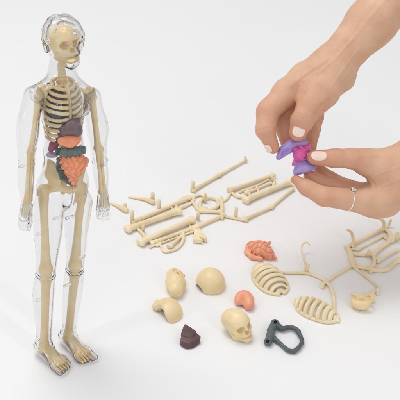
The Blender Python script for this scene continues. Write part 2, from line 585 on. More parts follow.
        def leg(P, P3=P3, R3=R3, heelp=heelp, ball=ball, tip=tip, ax=ax, sd=sd, sg=sg):
            d = stube(P, P3, R3)
            ft = cone(P, heelp, ball, .0092, .0064)
            ft = smin(ft, cone(P, P3[-1], ball - ax * .012, R3[-1] * .9, .0075), .008)
            ft = smin(ft, cone(P, ball + sd * .0062, ball - sd * .0062, .0060, .0058), .006)
            for k in range(5):
                o = (k - 2) * .0044
                inner = (k - 2) * sg
                l = .0065 + .0013 * inner - .0006 * (k - 2) ** 2
                t = cone(P, ball + sd * o + ax * .001 - A(0, 0, .001), tip + sd * o * 1.08 + ax * (l - .003), .0034, .0026 + .00035 * max(inner, 0))
                ft = smin(ft, t, .0014)
            ft = smax(ft, .0002 - P[:, 2], .002)
            d = smin(d, ft, .008)
            d = smin(d, ell(P, P3[3] - A(0, .006, -.004), (.008, .006, .009)), .006)
            d = smax(d, .0003 - P[:, 2], .001)
            for i, w in ((3, .0013), (6, .001)):
                axx = unit(P3[i] - P3[i - 1]); s_ = (P - P3[i]) @ axx
                near = ln(P - P3[i]) < R3[i] * 1.7
                d = d + near * (.0004 * np.exp(-((s_) / w) ** 2) - .0003 * np.exp(-((s_ - .003) / w) ** 2))
            return d
        leg_fs.append(leg)
    def body(P):
        d = torso(P)
        up_ = P[:, 2] > X(63, 100)[2]; dn = P[:, 2] < X(63, 170)[2]
        if up_.any(): d[up_] = smin(d[up_], head(P[up_]), .006)
        if dn.any():
            Pd = P[dn]; L2 = np.minimum(leg_fs[0](Pd), leg_fs[1](Pd))
            d[dn] = smin(d[dn], L2, .007)
        return d
    lo, hi = bounds([X(14, 20), X(112, 20), G(30, 350), G(100, 380)], .02); lo[2] = -.002; lo[1] -= .02; hi[1] += .05
    shell('body_shell', body, lo, hi, .001, root)
    # clear joint pegs
    for px, py, w in ((40, 233, 5), (82, 257, 4), (40, 299, 5), (67, 285, 5), (58, 217, 7), (70, 217, 7), (22, 166, 4), (103, 165, 4), (50, 84, 4), (78, 84, 4)):
        p = X(px, py, .004 if py > 200 else None, .004)
        MB().tube([p - lat * fr(w, py) * .6, p + lat * fr(w, py) * .6], fr(1.4, py), 12, smooth=2).build('joint_peg', M['clear'], root)

    # --- skeleton
    R = frame_from(A(math.sin(math.radians(33)), -math.cos(math.radians(33)), .28), A(0, 0, 1))
    sc = fr(18.2, 40); cs = X(62.5, 41, None, -.003)
    sdf('skull', skull_f(cs, sc, R), cs - 1.35 * sc, cs + 1.35 * sc, .00055, M['inner'], root)
    b = MB()
    for i in range(6):
        p = X(62, 66 + 4 * i, None, -.004)
        b.tube([p + A(0, 0, .0012), p - A(0, 0, .0012)], fr(4.4, 70), 12, smooth=2)
    b.tube([X(62, 60, None, -.004), X(62, 92, None, -.004)], fr(3.0, 70), 10)
    b.build('neck_vertebrae', M['inner'], root)
    b = MB()
    for i in range(22):
        p = X(63, 90 + 4.6 * i, 0, -.013)
        b.tube([p + A(0, 0, .0014), p - A(0, 0, .0014)], fr(4.2, 120), 10, smooth=2)
    b.tube([X(63, 88, 0, -.013), X(63, 192, 0, -.013)], fr(2.8, 120), 10)
    b.build('spine', M['inner'], root)
    # rib cage
    cc = lambda py: X(62, py, 0)
    for sg, mat, n0 in ((-1, 'inner', 10), (1, 'pale', 9)):
        b = MB()
        for i in range(n0):
            py = 84 + 5.3 * i
            w = [11.5, 14.5, 16.3, 17.4, 18, 18.2, 18.2, 17.8, 17, 16][i]
            a0 = 8 if i < 6 else 8 + (i - 5) * 12
            w = w * (1.1 if sg > 0 else 1)
            pts = []
            for a in np.linspace(math.radians(a0), math.radians(172), 9):
                c = cc(py)
                droop = 2.2 * math.cos(a) - 1.5 * math.sin(a)
                pts.append(c + lat * sg * math.sin(a) * fr(w, py) + fwd * math.cos(a) * fr(w * .86, py) - up * fr(droop + (3 if i > 4 else 0) * math.sin(a), py))
            b.tube(pts, fr(1.4, py), 8, flat=1.5, ref=A(0, 0, 1), smooth=4)
        o = b.build('ribs', M[mat], root)
    b = MB()
    st = [cc(84) + fwd * fr(9, 84), cc(92) + fwd * fr(12.5, 92), cc(102) + fwd * fr(15, 102), cc(114) + fwd * fr(15.6, 114)]
    b.tube(st, [fr(4, 84), fr(3, 92), fr(3, 102), fr(2.2, 114)], 10, flat=.5, ref=lat)
    b.build('sternum', M['inner'], root)
    # lung masses behind the ribs
    for sg in (-1, 1):
        c = X(62, 106, 0) + lat * sg * fr(8, 106)
        f = lambda P, c=c: ell(P, c, (fr(8.5, 106), fr(13, 106), fr(25, 106)), Mb) + .0008 * lumps(P, .012, 5)
        sdf('lung', f, c - .032, c + .032, .0011, M['lung'] if sg < 0 else M['pale'], root)
    # shoulder girdle
    for s0, pts in ((-1, [(63, 86), (53, 87), (44, 90)]), (1, [(67, 86), (77, 88), (86, 92)])):
        b = MB(); b.tube([X(p[0], p[1], None, .003) for p in pts], [fr(1.8, 86), fr(1.5, 86), fr(2.4, 86)], 10)
        b.build('collarbone', M['inner'], root)
        c0 = X(42, 93) if s0 < 0 else X(89, 95)
        c1 = X(44, 108, None, -.008) if s0 < 0 else X(86, 112, None, -.01)
        f = lambda P, c0=c0, c1=c1: smin(smin(sph(P, c0, fr(5.2, 95)), cone(P, c0, c1, fr(4.5, 95), fr(3.2, 95)), .004), sph(P, c0 + up * .006 - lat * .003 * 0, fr(4.2, 90)), .003)
        lo, hi = bounds([c0, c1], .014)
        sdf('shoulder_blade', f, lo, hi, .0008, M['inner'], root)
    def long_bone(name, a, b_, r0, rm, r1, mat='inner', s=.0009, side=None):
        side = lat if side is None else side
        def f(P):
            d = shaft(P, a, b_, r0 * .95, r1 * .95, max(.05, 1 - 2 * rm / (r0 + r1)))
            for c, r in ((a, r0), (b_, r1)):
                d = smin(d, sph(P, c + side * r * .40, r * .66), r * .7)
                d = smin(d, sph(P, c - side * r * .40, r * .66), r * .7)
            return d
        lo, hi = bounds([a, b_], max(r0, r1) * 1.6)
        return sdf(name, f, lo, hi, s, M[mat], root)
    for hum, arm_ in (((40, 97), [(33.5, 150)]), ((91.5, 98), [(97.5, 148)])):
        pass
    long_bone('upper_arm_bone', X(39, 97), X(32, 149), fr(4.6, 97), fr(3.2, 120), fr(4, 149), 'inner')
    long_bone('upper_arm_bone', X(92, 97), X(98, 147), fr(4.6, 97), fr(3.2, 120), fr(4, 149), 'inner')
    for a, b_, e in (((31, 151), (28, 200), .004), ((99, 149), (103, 191), .004)):
        p0 = X(*a); p1 = X(b_[0], b_[1], D(b_[0]) + .006)
        o = lat * fr(1.9, 170)
        long_bone('forearm_bone', p0 - o, p1 - o, fr(2.6, 150), fr(1.9, 170), fr(2.8, 200), 'inner', .0008)
        long_bone('forearm_bone', p0 + o, p1 + o, fr(3, 150), fr(1.7, 170), fr(2.2, 200), 'inner', .0008)
        b = MB()
        hb = X(b_[0] - 2 * (1 if b_[0] < 60 else -.5), b_[1] + 6, D(b_[0]) + .007)
        for k in range(5):
            oo = A(1, 0, 0) * (k - 2) * .0022
            b.tube([p1 + oo * .4, hb + oo * .8, hb + oo * 1.1 + A(0, -.001, -.010 + .001 * abs(k - 2)), hb + oo * 1.15 + A(0, .001, -.017 + .0018 * abs(k - 2))], [.0013, .0011, .0012, .0008], 8)
        b.build('hand_bones', M['pale'], root)
    # pelvis
    def pelvis(P):
        d = None
        for px, py, rx, rz, tilt in ((52, 172, 10, 14.5, -24), (80, 173, 8, 14, 26)):
            c = X(px, py, 0)
            t = math.radians(tilt)
            Rz = np.array([[math.cos(t), 0, -math.sin(t)], [0, 1, 0], [math.sin(t), 0, math.cos(t)]])
            yaw = yawM(-25 if px < 64 else 70)
            e = ell(P, c, (fr(rx, py), fr(3, py), fr(rz, py)), Rz @ yaw)
            e = smax(e, -ell(P, c + A(.002, -.012, .004), (fr(rx * .8, py), .0095, fr(rz * .75, py)), Rz @ yaw), .003)
            d = e if d is None else np.minimum(d, e)
        d = smin(d, cone(P, X(46, 189, 0), X(57, 186, 0), fr(5, 188), fr(4.5, 188)), .006)
        d = smin(d, cone(P, X(57, 186, 0), X(70, 190, 0, .006), fr(3.8, 188), fr(3, 188)), .005)
        d = smin(d, cone(P, X(82, 186, 0), X(70, 190, 0, .004), fr(3.8, 188), fr(3, 188)), .005)
        d = smin(d, cone(P, X(63, 166, 0, -.012), X(64, 184, 0, -.014), fr(7, 170), fr(3, 170)), .006)
        return d
    lo, hi = bounds([X(34, 155, 0), X(95, 155, 0), X(34, 198, 0), X(95, 198, 0)], .028)
    sdf('pelvis', pelvis, lo, hi, .0009, M['inner'], root)
    # legs
    for (hg, tg, ax, sd, L, P3, R3), k in zip(feet, (0, 1)):
        hip = P3[0] + (A(0, 0, 0)); a = F(*((43.5, 190, D(43)) if k == 0 else (81.5, 188, D(82))))
        kn = P3[3] + A(0, 0, .004)
        long_bone('thigh_bone', a, kn, fr(6, 190), fr(4.2, 230), fr(6.6, 265), 'inner')
        kn2 = P3[3] - A(0, 0, .006)
        an = P3[-1] - A(0, 0, .002)
        long_bone('shin_bone', kn2, an, fr(5.8, 280), fr(4.2, 310), fr(4.8, 340), 'inner')
        b = MB()
        base = an + ax * .004 - A(0, 0, .003)
        bl = hg + ax * (L * .74); 
        for q in range(5):
            o = sd * (q - 2) * .0038
            b.tube([base + o * .35, bl * .5 + base * .5 + o * .7 + A(0, 0, .003), bl + o + A(0, 0, .006), hg + ax * (L * .92) + o + A(0, 0, .0042)], [.0034, .0024, .0022, .0014], 8)
        b.tube([an + A(0, 0, .002), hg + ax * .008 + A(0, 0, .009)], [.005, .0055], 10)
        b.build('foot_bones', M['inner'], root)
    # organs (front of the body)
    def blob(name, f, pts, mat, pad=.022, s=.0007):
        lo, hi = bounds(pts, pad)
        return sdf(name, f, lo, hi, s, M[mat], root)
    O = lambda px, py, e=0: F(px, py, .012 + e)
    def liver(P):
        d = ell(P, O(69.5, 127), (fr(12.5, 127), .0095, fr(8, 127)))
        d = smin(d, ell(P, O(73, 121), (fr(7.5, 121), .008, fr(4.6, 121))), .002)
        d = smin(d, cone(P, O(62, 133), O(58.5, 139), fr(4, 133), fr(2.6, 139)), .006)
        d = smin(d, ell(P, O(78, 131), (fr(4.5, 127), .007, fr(5, 127))), .003)
        return d + .0004 * lumps(P, .009, 2)
    blob('liver', liver, [O(56, 116), O(83, 143)], 'dark')
    def stomach(P):
        d = chain(P, [O(62, 140, .002), O(70, 141, .003), O(77, 139)], [fr(5, 140), fr(6, 140), fr(4.5, 140)], .006)
        return d + .0003 * lumps(P, .008, 4)
    blob('stomach', stomach, [O(58, 134), O(82, 148)], 'orange_in')
    f = lambda P: chain(P, [O(51, 149, -.006), O(54, 144.5, -.006), O(57, 143, -.005)], [fr(3, 147), fr(4.2, 147), fr(2.5, 147)], .003)
    blob('kidney', f, [O(49, 140), O(58, 152)], 'wine')
    f = lambda P: ell(P, O(52, 154.5, -.006), (fr(6, 154), .005, fr(2.6, 154)))
    blob('bladder', f, [O(46, 151), O(58, 157)], 'lilac')
    def colon(P):
        d = chain(P, [O(59.5, 151.5), O(66, 152.5, .005), O(75, 151.5, .005), O(82.5, 150)], [fr(4.3, 152), fr(4.6, 152), fr(4.6, 152), fr(4.2, 152)], .004)
        q = P[:, 0]
        return d + .0005 * np.sin(q * 2 * math.pi / .0048)
    blob('transverse_colon', colon, [O(57, 147), O(85, 158)], 'green')
    def colon2(P):
        d = chain(P, [O(60, 160), O(61, 168), O(64, 176), O(70, 183)], [fr(3.6, 165), fr(4, 165), fr(4, 175), fr(2.5, 182)], .004)
        return d + .0004 * np.sin(P[:, 2] * 2 * math.pi / .0048)
    blob('rising_colon', colon2, [O(56, 157), O(73, 186)], 'green')
    def gut(P):
        d = chain(P, [O(65, 159.5, .003), O(75, 163.5, .005), O(83, 161.5, .002)], [fr(5, 160), fr(9, 165), fr(5.4, 163)], .006)
        d = smin(d, chain(P, [O(73, 166, .004), O(73, 184)], [fr(10, 166), fr(3, 184)], .01), .008)
        q = (P - O(73, 170)) * 1000
        wv = np.sin(q[:, 0] * .55 + 1.5 * np.sin(q[:, 2] * .33) + .5) * np.sin(q[:, 2] * .45 + 1.5 * np.sin(q[:, 0] * .3 + 1))
        return d + .0019 * (1 - np.abs(wv)) ** 2.5 - .0006
    blob('intestine', gut, [O(60, 156), O(88, 188)], 'orange_in', s=.0006)
    return root
mannequin()

# ------------------------------------------------------------------ hands
TD = None
def _setup():
    t = G(298, 158, .165)
    return float(np.dot(t - CAM, FWD))
TD = _setup()
HP = FPX / TD
def H(px, py, d=0.0):
    t = TD - d / HP
    return CAM + t * ray(px, py)
def hr(r): return r / HP

def nail(root, tip, back, nrm, r, w, l, lift=.0):
    """curved fingernail plate on a finger end: tip end, back = towards the knuckle"""
    t = unit(tip - back); n = unit(nrm - t * (nrm @ t)); s = np.cross(t, n)
    nu, nv = 13, 13
    top = []; bot = []
    for j in range(nv):
        for i in range(nu):
            a = (i / (nu - 1) * 2 - 1); b = (j / (nv - 1) * 2 - 1)
            # square to rounded outline
            x = a * math.sqrt(1 - .46 * b * b); y = b * math.sqrt(1 - .44 * a * a)
            ang = x * w / r
            rr = r * 1.0 + .0004 - .0012 * max(0, y) * 0
            q = tip + t * (y * l - l * .35) + (math.sin(ang) * s + math.cos(ang) * n) * rr
            q = q - n * (.0009 * max(0, y) ** 2 - .0010 * max(0, -y) ** 1.5)
            top.append(q); bot.append(q - (math.sin(ang) * s + math.cos(ang) * n) * .0012)
    V = np.array(top + bot); K = nu * nv; Q = []
    for j in range(nv - 1):
        for i in range(nu - 1):
            a = j * nu + i
            Q.append([a, a + 1, a + nu + 1, a + nu]); Q.append([K + a, K + a + nu, K + a + nu + 1, K + a + 1])
    edge = [i for i in range(nu)] + [j * nu + nu - 1 for j in range(1, nv)] + [(nv - 1) * nu + i for i in range(nu - 2, -1, -1)] + [j * nu for j in range(nv - 2, 0, -1)]
    for a, b in zip(edge, edge[1:] + edge[:1]):
        Q.append([a, K + a, K + b, b])
    return mobj('fingernail', V, Q, M['nail'], root)

def crease(P, d, c, ax, r, depth=.0006, w=.0009, offs=(0,), side=None):
    ax = unit(ax); q = P - c
    s = q @ ax
    rad = ln(q - s[:, None] * ax)
    m = np.clip(1.6 - rad / (r * 1.15), 0, 1)
    if side is not None:
        cs = (q @ unit(side)) / (rad + 1e-6)
        m = m * np.clip(cs * 1.5 + .3, 0, 1)
    for o in offs:
        bend = o + .18 * 0
        d = d + depth * m * np.exp(-((s - bend) / w) ** 2)
    return d

def build_hand(name, label, palm, fingers, extras, nails, creases, carve=(), s=.0009, lo_hi=None, grooves=()):
    pts = [q for ch in palm for q in ch[0]] + [q for fg in fingers for q in fg[0]]
    def base(P):
        d = None
        for P3, R3, k in palm:
            e = chain(P, P3, R3, k)
            d = e if d is None else smin(d, e, hr(11))
        return d
    def f(P):
        pb = base(P)
        d = pb
        for P3, R3, k in fingers:
            e = chain(P, P3, R3, hr(3.0))
            d = np.minimum(d, smin(pb, e, k))
        for g in extras:
            d = smin(d, cone(P, *g[:4]), g[4])
        for c, r, k in carve:
            d = smax(d, -ell(P, c, r), k)
        for c in creases:
            d = crease(P, d, *c[:3], **c[3])
        for g in grooves:
            d = groove(P, d, *g)
        return d + .00035 * lumps(P, .022, 8) + .00012 * lumps(P, .007, 9)
    def red(V):
        o = np.zeros(len(V))
        for P3, R3, k in fingers:
            o = np.maximum(o, .9 * np.exp(-(ln(V - P3[-1]) / (R3[-1] * 1.9)) ** 2))
            for q, r in zip(P3[1:-1], R3[1:-1]):
                o = np.maximum(o, .5 * np.exp(-(ln(V - q) / (r * 1.5)) ** 2))
        return {'red': np.clip(o, 0, 1)}
    c = H(298, 158)
    root = thing(name, c, label, 'hand', None)
    lo, hi = bounds(pts, hr(26))
    if lo_hi is not None:
        lo = np.maximum(lo, lo_hi[0]); hi = np.minimum(hi, lo_hi[1])
    V, Q = net(f, lo, hi, s)
    mobj('skin', V, Q, M['skin'], root, red(V))
    for n in nails:
        nail(root, *n)
    return root

toC = -FWD
# upper hand -------------------------------------------------------
def hand_upper():
    palm = [([H(470, -84, -20), H(371, 23, -14), H(331, 68, -8)], [hr(30), hr(23.5), hr(19.5)], hr(12)),
            ([H(331, 68, -8), H(306, 80, -8), H(287, 92, -3)], [hr(20), hr(17), hr(12.5)], hr(8)),
            ([H(331, 70, -10), H(315, 84, -14), H(302, 94, -18)], [hr(20), hr(15), hr(11.5)], hr(8)),
            ([H(333, 74, -14), H(326, 90, -24), H(315, 101, -30)], [hr(18), hr(13.5), hr(11)], hr(8)),
            ([H(332, 74, -2), H(324, 88, 6), H(315, 97, 10)], [hr(17), hr(15), hr(12.5)], hr(8))]
    idx = ([H(287, 93, -2), H(268, 111, 5), H(265.5, 130, 9), H(273, 147.5, 6)], [hr(13), hr(11.3), hr(9.6), hr(6.2)], hr(9))
    mid = ([H(302, 98, -18), H(287, 110, -15), H(284, 126, -10), H(286.5, 142, -6)], [hr(12), hr(11), hr(9.2), hr(6.4)], hr(6))
    rng_ = ([H(312, 102, -24), H(311, 119, -26), H(311.5, 134, -20), H(311, 146.5, -13)], [hr(11), hr(9), hr(7.4), hr(5.4)], hr(6))
    lit = ([H(317, 103, -36), H(316, 118, -42), H(314, 130, -38), H(310, 139, -32)], [hr(9), hr(7.4), hr(6.4), hr(4.8)], hr(5))
    thb = ([H(319, 95, 10), H(310, 107, 16), H(302.5, 120, 19), H(298, 132.5, 16.5)], [hr(15), hr(13), hr(11.4), hr(8.6)], hr(12))
    T = thb[0]
    n_idx = unit(H(273, 148, 6) - H(264, 130, 9))
    nails = [(T[3], T[2], toC + A(-.1, 0, .25), hr(9.6), hr(6.4), hr(6.0)),
             (idx[0][3], idx[0][2], A(-.75, -.2, -.15) + toC * .45, hr(7.4), hr(4.2), hr(4.6)),
             (mid[0][3], mid[0][2], A(-.8, .4, .2), hr(5.8), hr(4), hr(4.6)),
             (rng_[0][3], rng_[0][2], A(.5, .9, 0), hr(5.8), hr(4), hr(4.6)),
             (lit[0][3], lit[0][2], A(.5, .9, 0), hr(5), hr(3.4), hr(4))]
    cr = []
    for fg in (idx, mid, rng_, lit):
        for i, offs in ((1, (-.0022, 0, .0022)), (2, (-.001, .0012))):
            cr.append((fg[0][i], fg[0][i + 1] - fg[0][i - 1], fg[1][i], dict(depth=.00055, w=.0008, offs=offs)))
    cr.append((T[2], T[3] - T[1], thb[1][2], dict(depth=.0006, w=.0008, offs=(-.003, -.0006, .002))))
    cr.append((H(338, 62, 0), H(331, 68) - H(372, 22), hr(21), dict(depth=.0006, w=.0012, offs=(0, .004))))
    # tendon and web folds
    ext = [(H(322, 64, 6), H(292, 84, 7), hr(3), hr(3.2), hr(9)),
           (H(340, 84, -2), H(347, 82, -8), hr(6), hr(5), hr(9))]
    ext.append((H(318, 106, -16), H(304, 114, -20), hr(9), hr(7), hr(6)))
    build_hand('hand', 'bare hand without ring, reaching down from the top edge to pinch the purple toy organ', palm, [idx, mid, rng_, lit, thb], ext, nails, cr,
               grooves=[([(337, 96), (326, 101), (316, 111), (314, 116)], .0011, 1.3), ([(316, 113), (319, 118), (318, 125)], .0007, 1.1), ([(304, 93), (297, 101), (292, 113)], .0008, 1.5),
                        ([(352, 40), (334, 60), (318, 73), (304, 81)], -.0006, 1.6), ([(358, 50), (343, 70), (332, 86)], -.0005, 1.4), ([(392, -8), (368, 20), (352, 40)], -.0006, 1.9), ([(318, 73), (310, 84), (307, 94)], -.0004, 1.2), ([(326, 60), (305, 74), (290, 86)], -.0006, 2.2)])
hand_upper()

RING = {}
def hand_lower():
    palm = [([H(520, 95, -10), H(440, 150, -6), H(404, 172, -4)], [hr(40), hr(33), hr(26.5)], hr(12)),
            ([H(404, 172, 0), H(385, 168, 4), H(366, 163, 8)], [hr(26), hr(18), hr(12)], hr(10)),
            ([H(406, 172, -2), H(384, 199, 4), H(370, 202, 8)], [hr(24), hr(15.5), hr(12.5)], hr(10)),
            ([H(404, 176, -8), H(388, 192, -12), H(374, 194, -14)], [hr(24), hr(15), hr(11.5)], hr(10)),
            ([H(404, 176, -14), H(390, 188, -26), H(378, 188, -30)], [hr(22), hr(14), hr(10.5)], hr(10))]
    A_ = ([H(368, 202, 8), H(324, 196.5, 18), H(307, 188, 14), H(296, 180.5, 8)], [hr(12.5), hr(9.6), hr(8), hr(5.4)], hr(8))
    B_ = ([H(374, 197, -12), H(338, 189, -2), H(321, 183, 0), H(309, 174.5, 0)], [hr(11.5), hr(8.8), hr(7.6), hr(5.4)], hr(7))
    C_ = ([H(381, 197, -28), H(347, 187, -20), H(331, 179, -16), H(319, 169, -12)], [hr(10.5), hr(8), hr(7), hr(5.2)], hr(6))
    D_ = ([H(384, 198, -44), H(356, 196, -40), H(341, 189, -36), H(330, 179, -30)], [hr(9), hr(7), hr(6.2), hr(4.6)], hr(5))
    T_ = ([H(367, 161, 8), H(352, 158.5, 14), H(335, 158.2, 16), H(314.5, 157.5, 16)], [hr(11.5), hr(9.8), hr(9.2), hr(7.2)], hr(8))
    t = T_
    nails = [(t[0][3], t[0][2], toC + A(0, 0, .35), hr(7.6), hr(5.3), hr(7.6)),
             (A_[0][3], A_[0][2], A(-.5, -.5, -.8), hr(5.6), hr(4), hr(5)),
             (B_[0][3], B_[0][2], A(-.4, .2, -.8), hr(5.6), hr(4), hr(5)),
             (C_[0][3], C_[0][2], A(-.4, .6, -.6), hr(5.4), hr(3.8), hr(4.6)),
             (D_[0][3], D_[0][2], A(-.4, .8, -.4), hr(4.8), hr(3.4), hr(4))]
    cr = []
    for fg in (A_, B_, C_, D_):
        for i, offs in ((1, (-.0022, 0, .0022)), (2, (-.001, .0012))):
            cr.append((fg[0][i], fg[0][i + 1] - fg[0][i - 1], fg[1][i], dict(depth=.00055, w=.0008, offs=offs)))
    cr.append((t[0][2], t[0][3] - t[0][1], t[1][2], dict(depth=.0006, w=.0008, offs=(-.0024, 0, .0022))))
    ext = [(H(386, 203, 6), H(378, 206, 8), hr(10), hr(10), hr(9))]
    build_hand('hand', 'hand wearing a silver ring, reaching in from the right to hold the purple toy', palm, [A_, B_, C_, D_, T_], ext, nails, cr,
               grooves=[([(412, 146), (385, 155), (360, 156)], -.0006, 2.2), ([(402, 178), (384, 186), (372, 196)], -.0005, 1.5), ([(404, 165), (386, 172), (374, 175)], -.0004, 1.3), ([(364, 178), (369, 185), (370, 190)], .0007, 1.2), ([(367, 176), (374, 183), (377, 190)], .0005, 1.1)])
    RING['c'] = A_[0][0] * .56 + A_[0][1] * .44
    RING['ax'] = unit(A_[0][1] - A_[0][0])
    RING['r'] = hr(12.5 * .56 + 9.6 * .44)
hand_lower()

def ring():
    c, ax, r = RING['c'], RING['ax'], RING['r']
    up_ = unit(UPV - ax * (UPV @ ax)); sd = np.cross(ax, up_)
    root = thing('finger_ring', c, 'thin silver ring with one small round stone on the lower hand', 'ring')
    pts = [c + (r - .0001) * (math.cos(a) * up_ + math.sin(a) * sd) for a in np.linspace(0, 2 * math.pi, 40, endpoint=False)]
    MB().tube(pts, .0009, 10, close=True, smooth=0).build('band', M['silver'], root)
    n = unit(up_ + toC * .75); n = unit(n - ax * (n @ ax))
    g = c + n * (r + .0022)
    st = MB(); e1 = ax; e2 = np.cross(n, ax)
    for rr, z0 in ((.0026, .0),):
        V = []; Q = []
        prof = [(.0005, -.0022), (.0026, .0), (.0024, .0007), (.0014, .0013)]
        for q, z in prof:
            for a in np.linspace(0, 2 * math.pi, 10, endpoint=False):
                V.append(g + n * z + q * (math.cos(a) * e1 + math.sin(a) * e2))
        for i in range(len(prof) - 1):
            for a in range(10):
                Q.append([i * 10 + a, i * 10 + (a + 1) % 10, (i + 1) * 10 + (a + 1) % 10, (i + 1) * 10 + a])
        Q.append(list(range(10))[::-1]); Q.append([30 + a for a in range(10)])
        o = mobj('stone', V, Q, M['gem'], root, smooth=False)
    b = MB()
    rim = [g + .0027 * (math.cos(a) * e1 + math.sin(a) * e2) for a in np.linspace(0, 2 * math.pi, 20, endpoint=False)]
    b.tube(rim, .0006, 8, close=True, smooth=0)
    for a in (0.8, 2.4, 3.9, 5.5):
        p = g + .0026 * (math.cos(a) * e1 + math.sin(a) * e2)
        b.tube([p - n * .0022, p + n * .0009], .0006, 8, smooth=2)
    b.build('setting', M['silver'], root)
ring()

# ------------------------------------------------------------------ held toy organ
def held():
    root = thing('toy_organ', H(298, 158), 'small purple toy organ with a pink heart, held between the two hands', 'toy organ')
    c = H(297, 157, 4)
    Rm = np.array([RGT, -FWD, UPV])   # just orthonormal axes for the shape
    def loc(P): 
        q = (P - c) @ Rm.T * HP
        return q
    def cap(P):
        q = loc(P)     # x right, y towards viewer, z up; pixels
        g = q / A(1, 1.5, 1)
        d = stube(g, [A(-18.5, 1, -.5), A(-12, 0, 7), A(-2, -1, 13), A(6, -1, 12.5), A(11, 0, 7)], [2.6, 5.6, 6.4, 5.6, 3.2])
        d = smax(d, -ell(q, A(2, 10, 2), (8.5, 8, 8)), 1.6)
        d = smax(d, -ell(q, A(-12.5, 9, 2.5), (6.5, 6, 4.2), np.array([[.75, 0, .66], [0, 1, 0], [-.66, 0, .75]])), 1.5)
        d = smin(d, cone(q, A(1, -3, 8), A(2, -3, -4), 4.5, 4.5), 3)
        return d / HP + .0002 * lumps(P, .01, 3)
    lo, hi = c - .036, c + .036
    sdf('upper_lobe', cap, lo, hi, .0008, M['purple'], root)
    def low(P):
        q = loc(P)
        d = chain(q, [A(3, 0, 1), A(6, 1, -11)], [5, 9.6], 4)
        d = smin(d, cone(q, A(0, 2, -16), A(15, 1, -10), 3.6, 4.4), 4)
        d = smax(d, -(q[:, 2] + 17.5 - .35 * (q[:, 0] - 4)), 1.5)
        q2 = q - A(5, 4, -20)
        d = smax(d, -ell(q2, A(0, 0, 0), (7, 6, 6)), 1.2)
        return d / HP
    sdf('lower_lobe', low, lo, hi, .0008, M['purple'], root)
    def heart(P):
        q = loc(P)
        d = ell(q, A(1.5, 6.5, 2.5), (7, 6, 7.5))
        d = smin(d, sph(q, A(8, 6, 7.5), 4), 2)
        for a, b_, r in ((A(-3, 8, -1), A(-5.5, 8, -8), 1.6), (A(-4, 9, 7), A(5, 12, 1), 1.7), (A(-3, 10, 1), A(7, 11, 7), 1.5), (A(2, 11, 9), A(3, 12, -3), 1.5), (A(6, 8, 9), A(11, 6, 12), 1.6), (A(-2, 7, 8), A(-6, 5, 11), 1.5), (A(-4, 11, 4), A(1, 13, 6), .9), (A(0, 13, -2), A(6, 11, -3), .9), (A(2, 12.5, 2), A(8, 9, 4), 1), (A(-3, 11, -3), A(2, 12, 2), .8), (A(4, 11, 8), A(0, 12, 10), .9)):
            d = smin(d, cone(q, a, b_, r, r * .85), 1.0)
        return d / HP + .0004 * lumps(P, .004, 6)
    sdf('heart', heart, lo, hi, .0007, M['pink'], root)
held()

# ------------------------------------------------------------------ bones on the table
COSP = math.cos(PITCH)
class Sprue:
    def __init__(self, name, px, py, label, cat, mat='cream', group=None):
        self.root = thing(name, G(px, py), label, cat, group); self.mat = M[mat]
    def bone(self, a, b, r, kn=1.35, r2=None, name='bone', z=None, s=.0008, knb=None):
        k = 1 / ppm(G(*a)) * .8; r = r * k; r2 = r if r2 is None else r2 * k
        knb = kn if knb is None else knb
        za = r * kn * .9 + .0003 if z is None else z
        pa, pb = G(a[0], a[1], za), G(b[0], b[1], za)
        t = unit(pb - pa); sd = np.cross(t, A(0, 0, 1))
        m1 = pa + (pb - pa) * .3; m2 = pa + (pb - pa) * .7
        seed = int(a[0] * 7 + b[1])
        def f(P):
            d = shaft(P, pa, pb, r * 1.02, r2 * 1.02, .2)
            for c, rr, kk, sg in ((pa, r, kn, 1), (pb, r2, knb, -1)):
                if kk <= 1.02: continue
                d = smin(d, sph(P, c + sd * rr * .62, rr * kk * .72), rr * .5)
                d = smin(d, sph(P, c - sd * rr * .62, rr * kk * .78), rr * .5)
                d = smax(d, -sph(P, c - t * sg * rr * 1.9, rr * 1.15), rr * .3)
            d = smax(d, .0002 - P[:, 2], r * .3)
            return d + .025 * r * lumps(P, r * 6, seed)
        lo, hi = bounds([pa, pb], max(r, r2) * 2.1 * max(kn / 1.3, 1)); lo[2] = max(lo[2], -.001)
        return sdf(name, f, lo, hi, s, self.mat, self.root)
    def run(self, pts, r, z=None, name='runner', close=False, n=10):
        k = 1 / ppm(G(*pts[0][:2]))
        rr = [(q * k * .88) for q in (r if hasattr(r, '__len__') else [r] * len(pts))]
        P = [G(p[0], p[1], (p[2] * k if len(p) > 2 else (max(rr[i], .001) + .0003 if z is None else z))) for i, p in enumerate(pts)]
        if close:
            pts_c = catmull(P + [P[0], P[1]], 6)[:-6][:len(P) * 6]
            MBo = MB().tube(list(pts_c), list(catmull([A(q, 0, 0) for q in rr + rr[:2]], 6)[:, 0][:len(P) * 6]), n, close=True, smooth=0)
        else:
            MBo = MB().tube(P, rr, n)
        return MBo.build(name, self.mat, self.root)
    def peg(self, px, py, h, r=1.8, z=2, lean=(0, 0)):
        """short upright moulding post; foot at pixel, h pixels tall in the picture"""
        k = 1 / ppm(G(px, py))
        p = G(px, py, z * k)
        q = p + A(lean[0] * k, lean[1] * k, h * k / COSP)
        MB().tube([p, p + (q - p) * .5, q, q], [r * k * 1.15, r * k, r * k * .92, r * k * .6], 12, blunt=True, smooth=1).build('peg', self.mat, self.root)

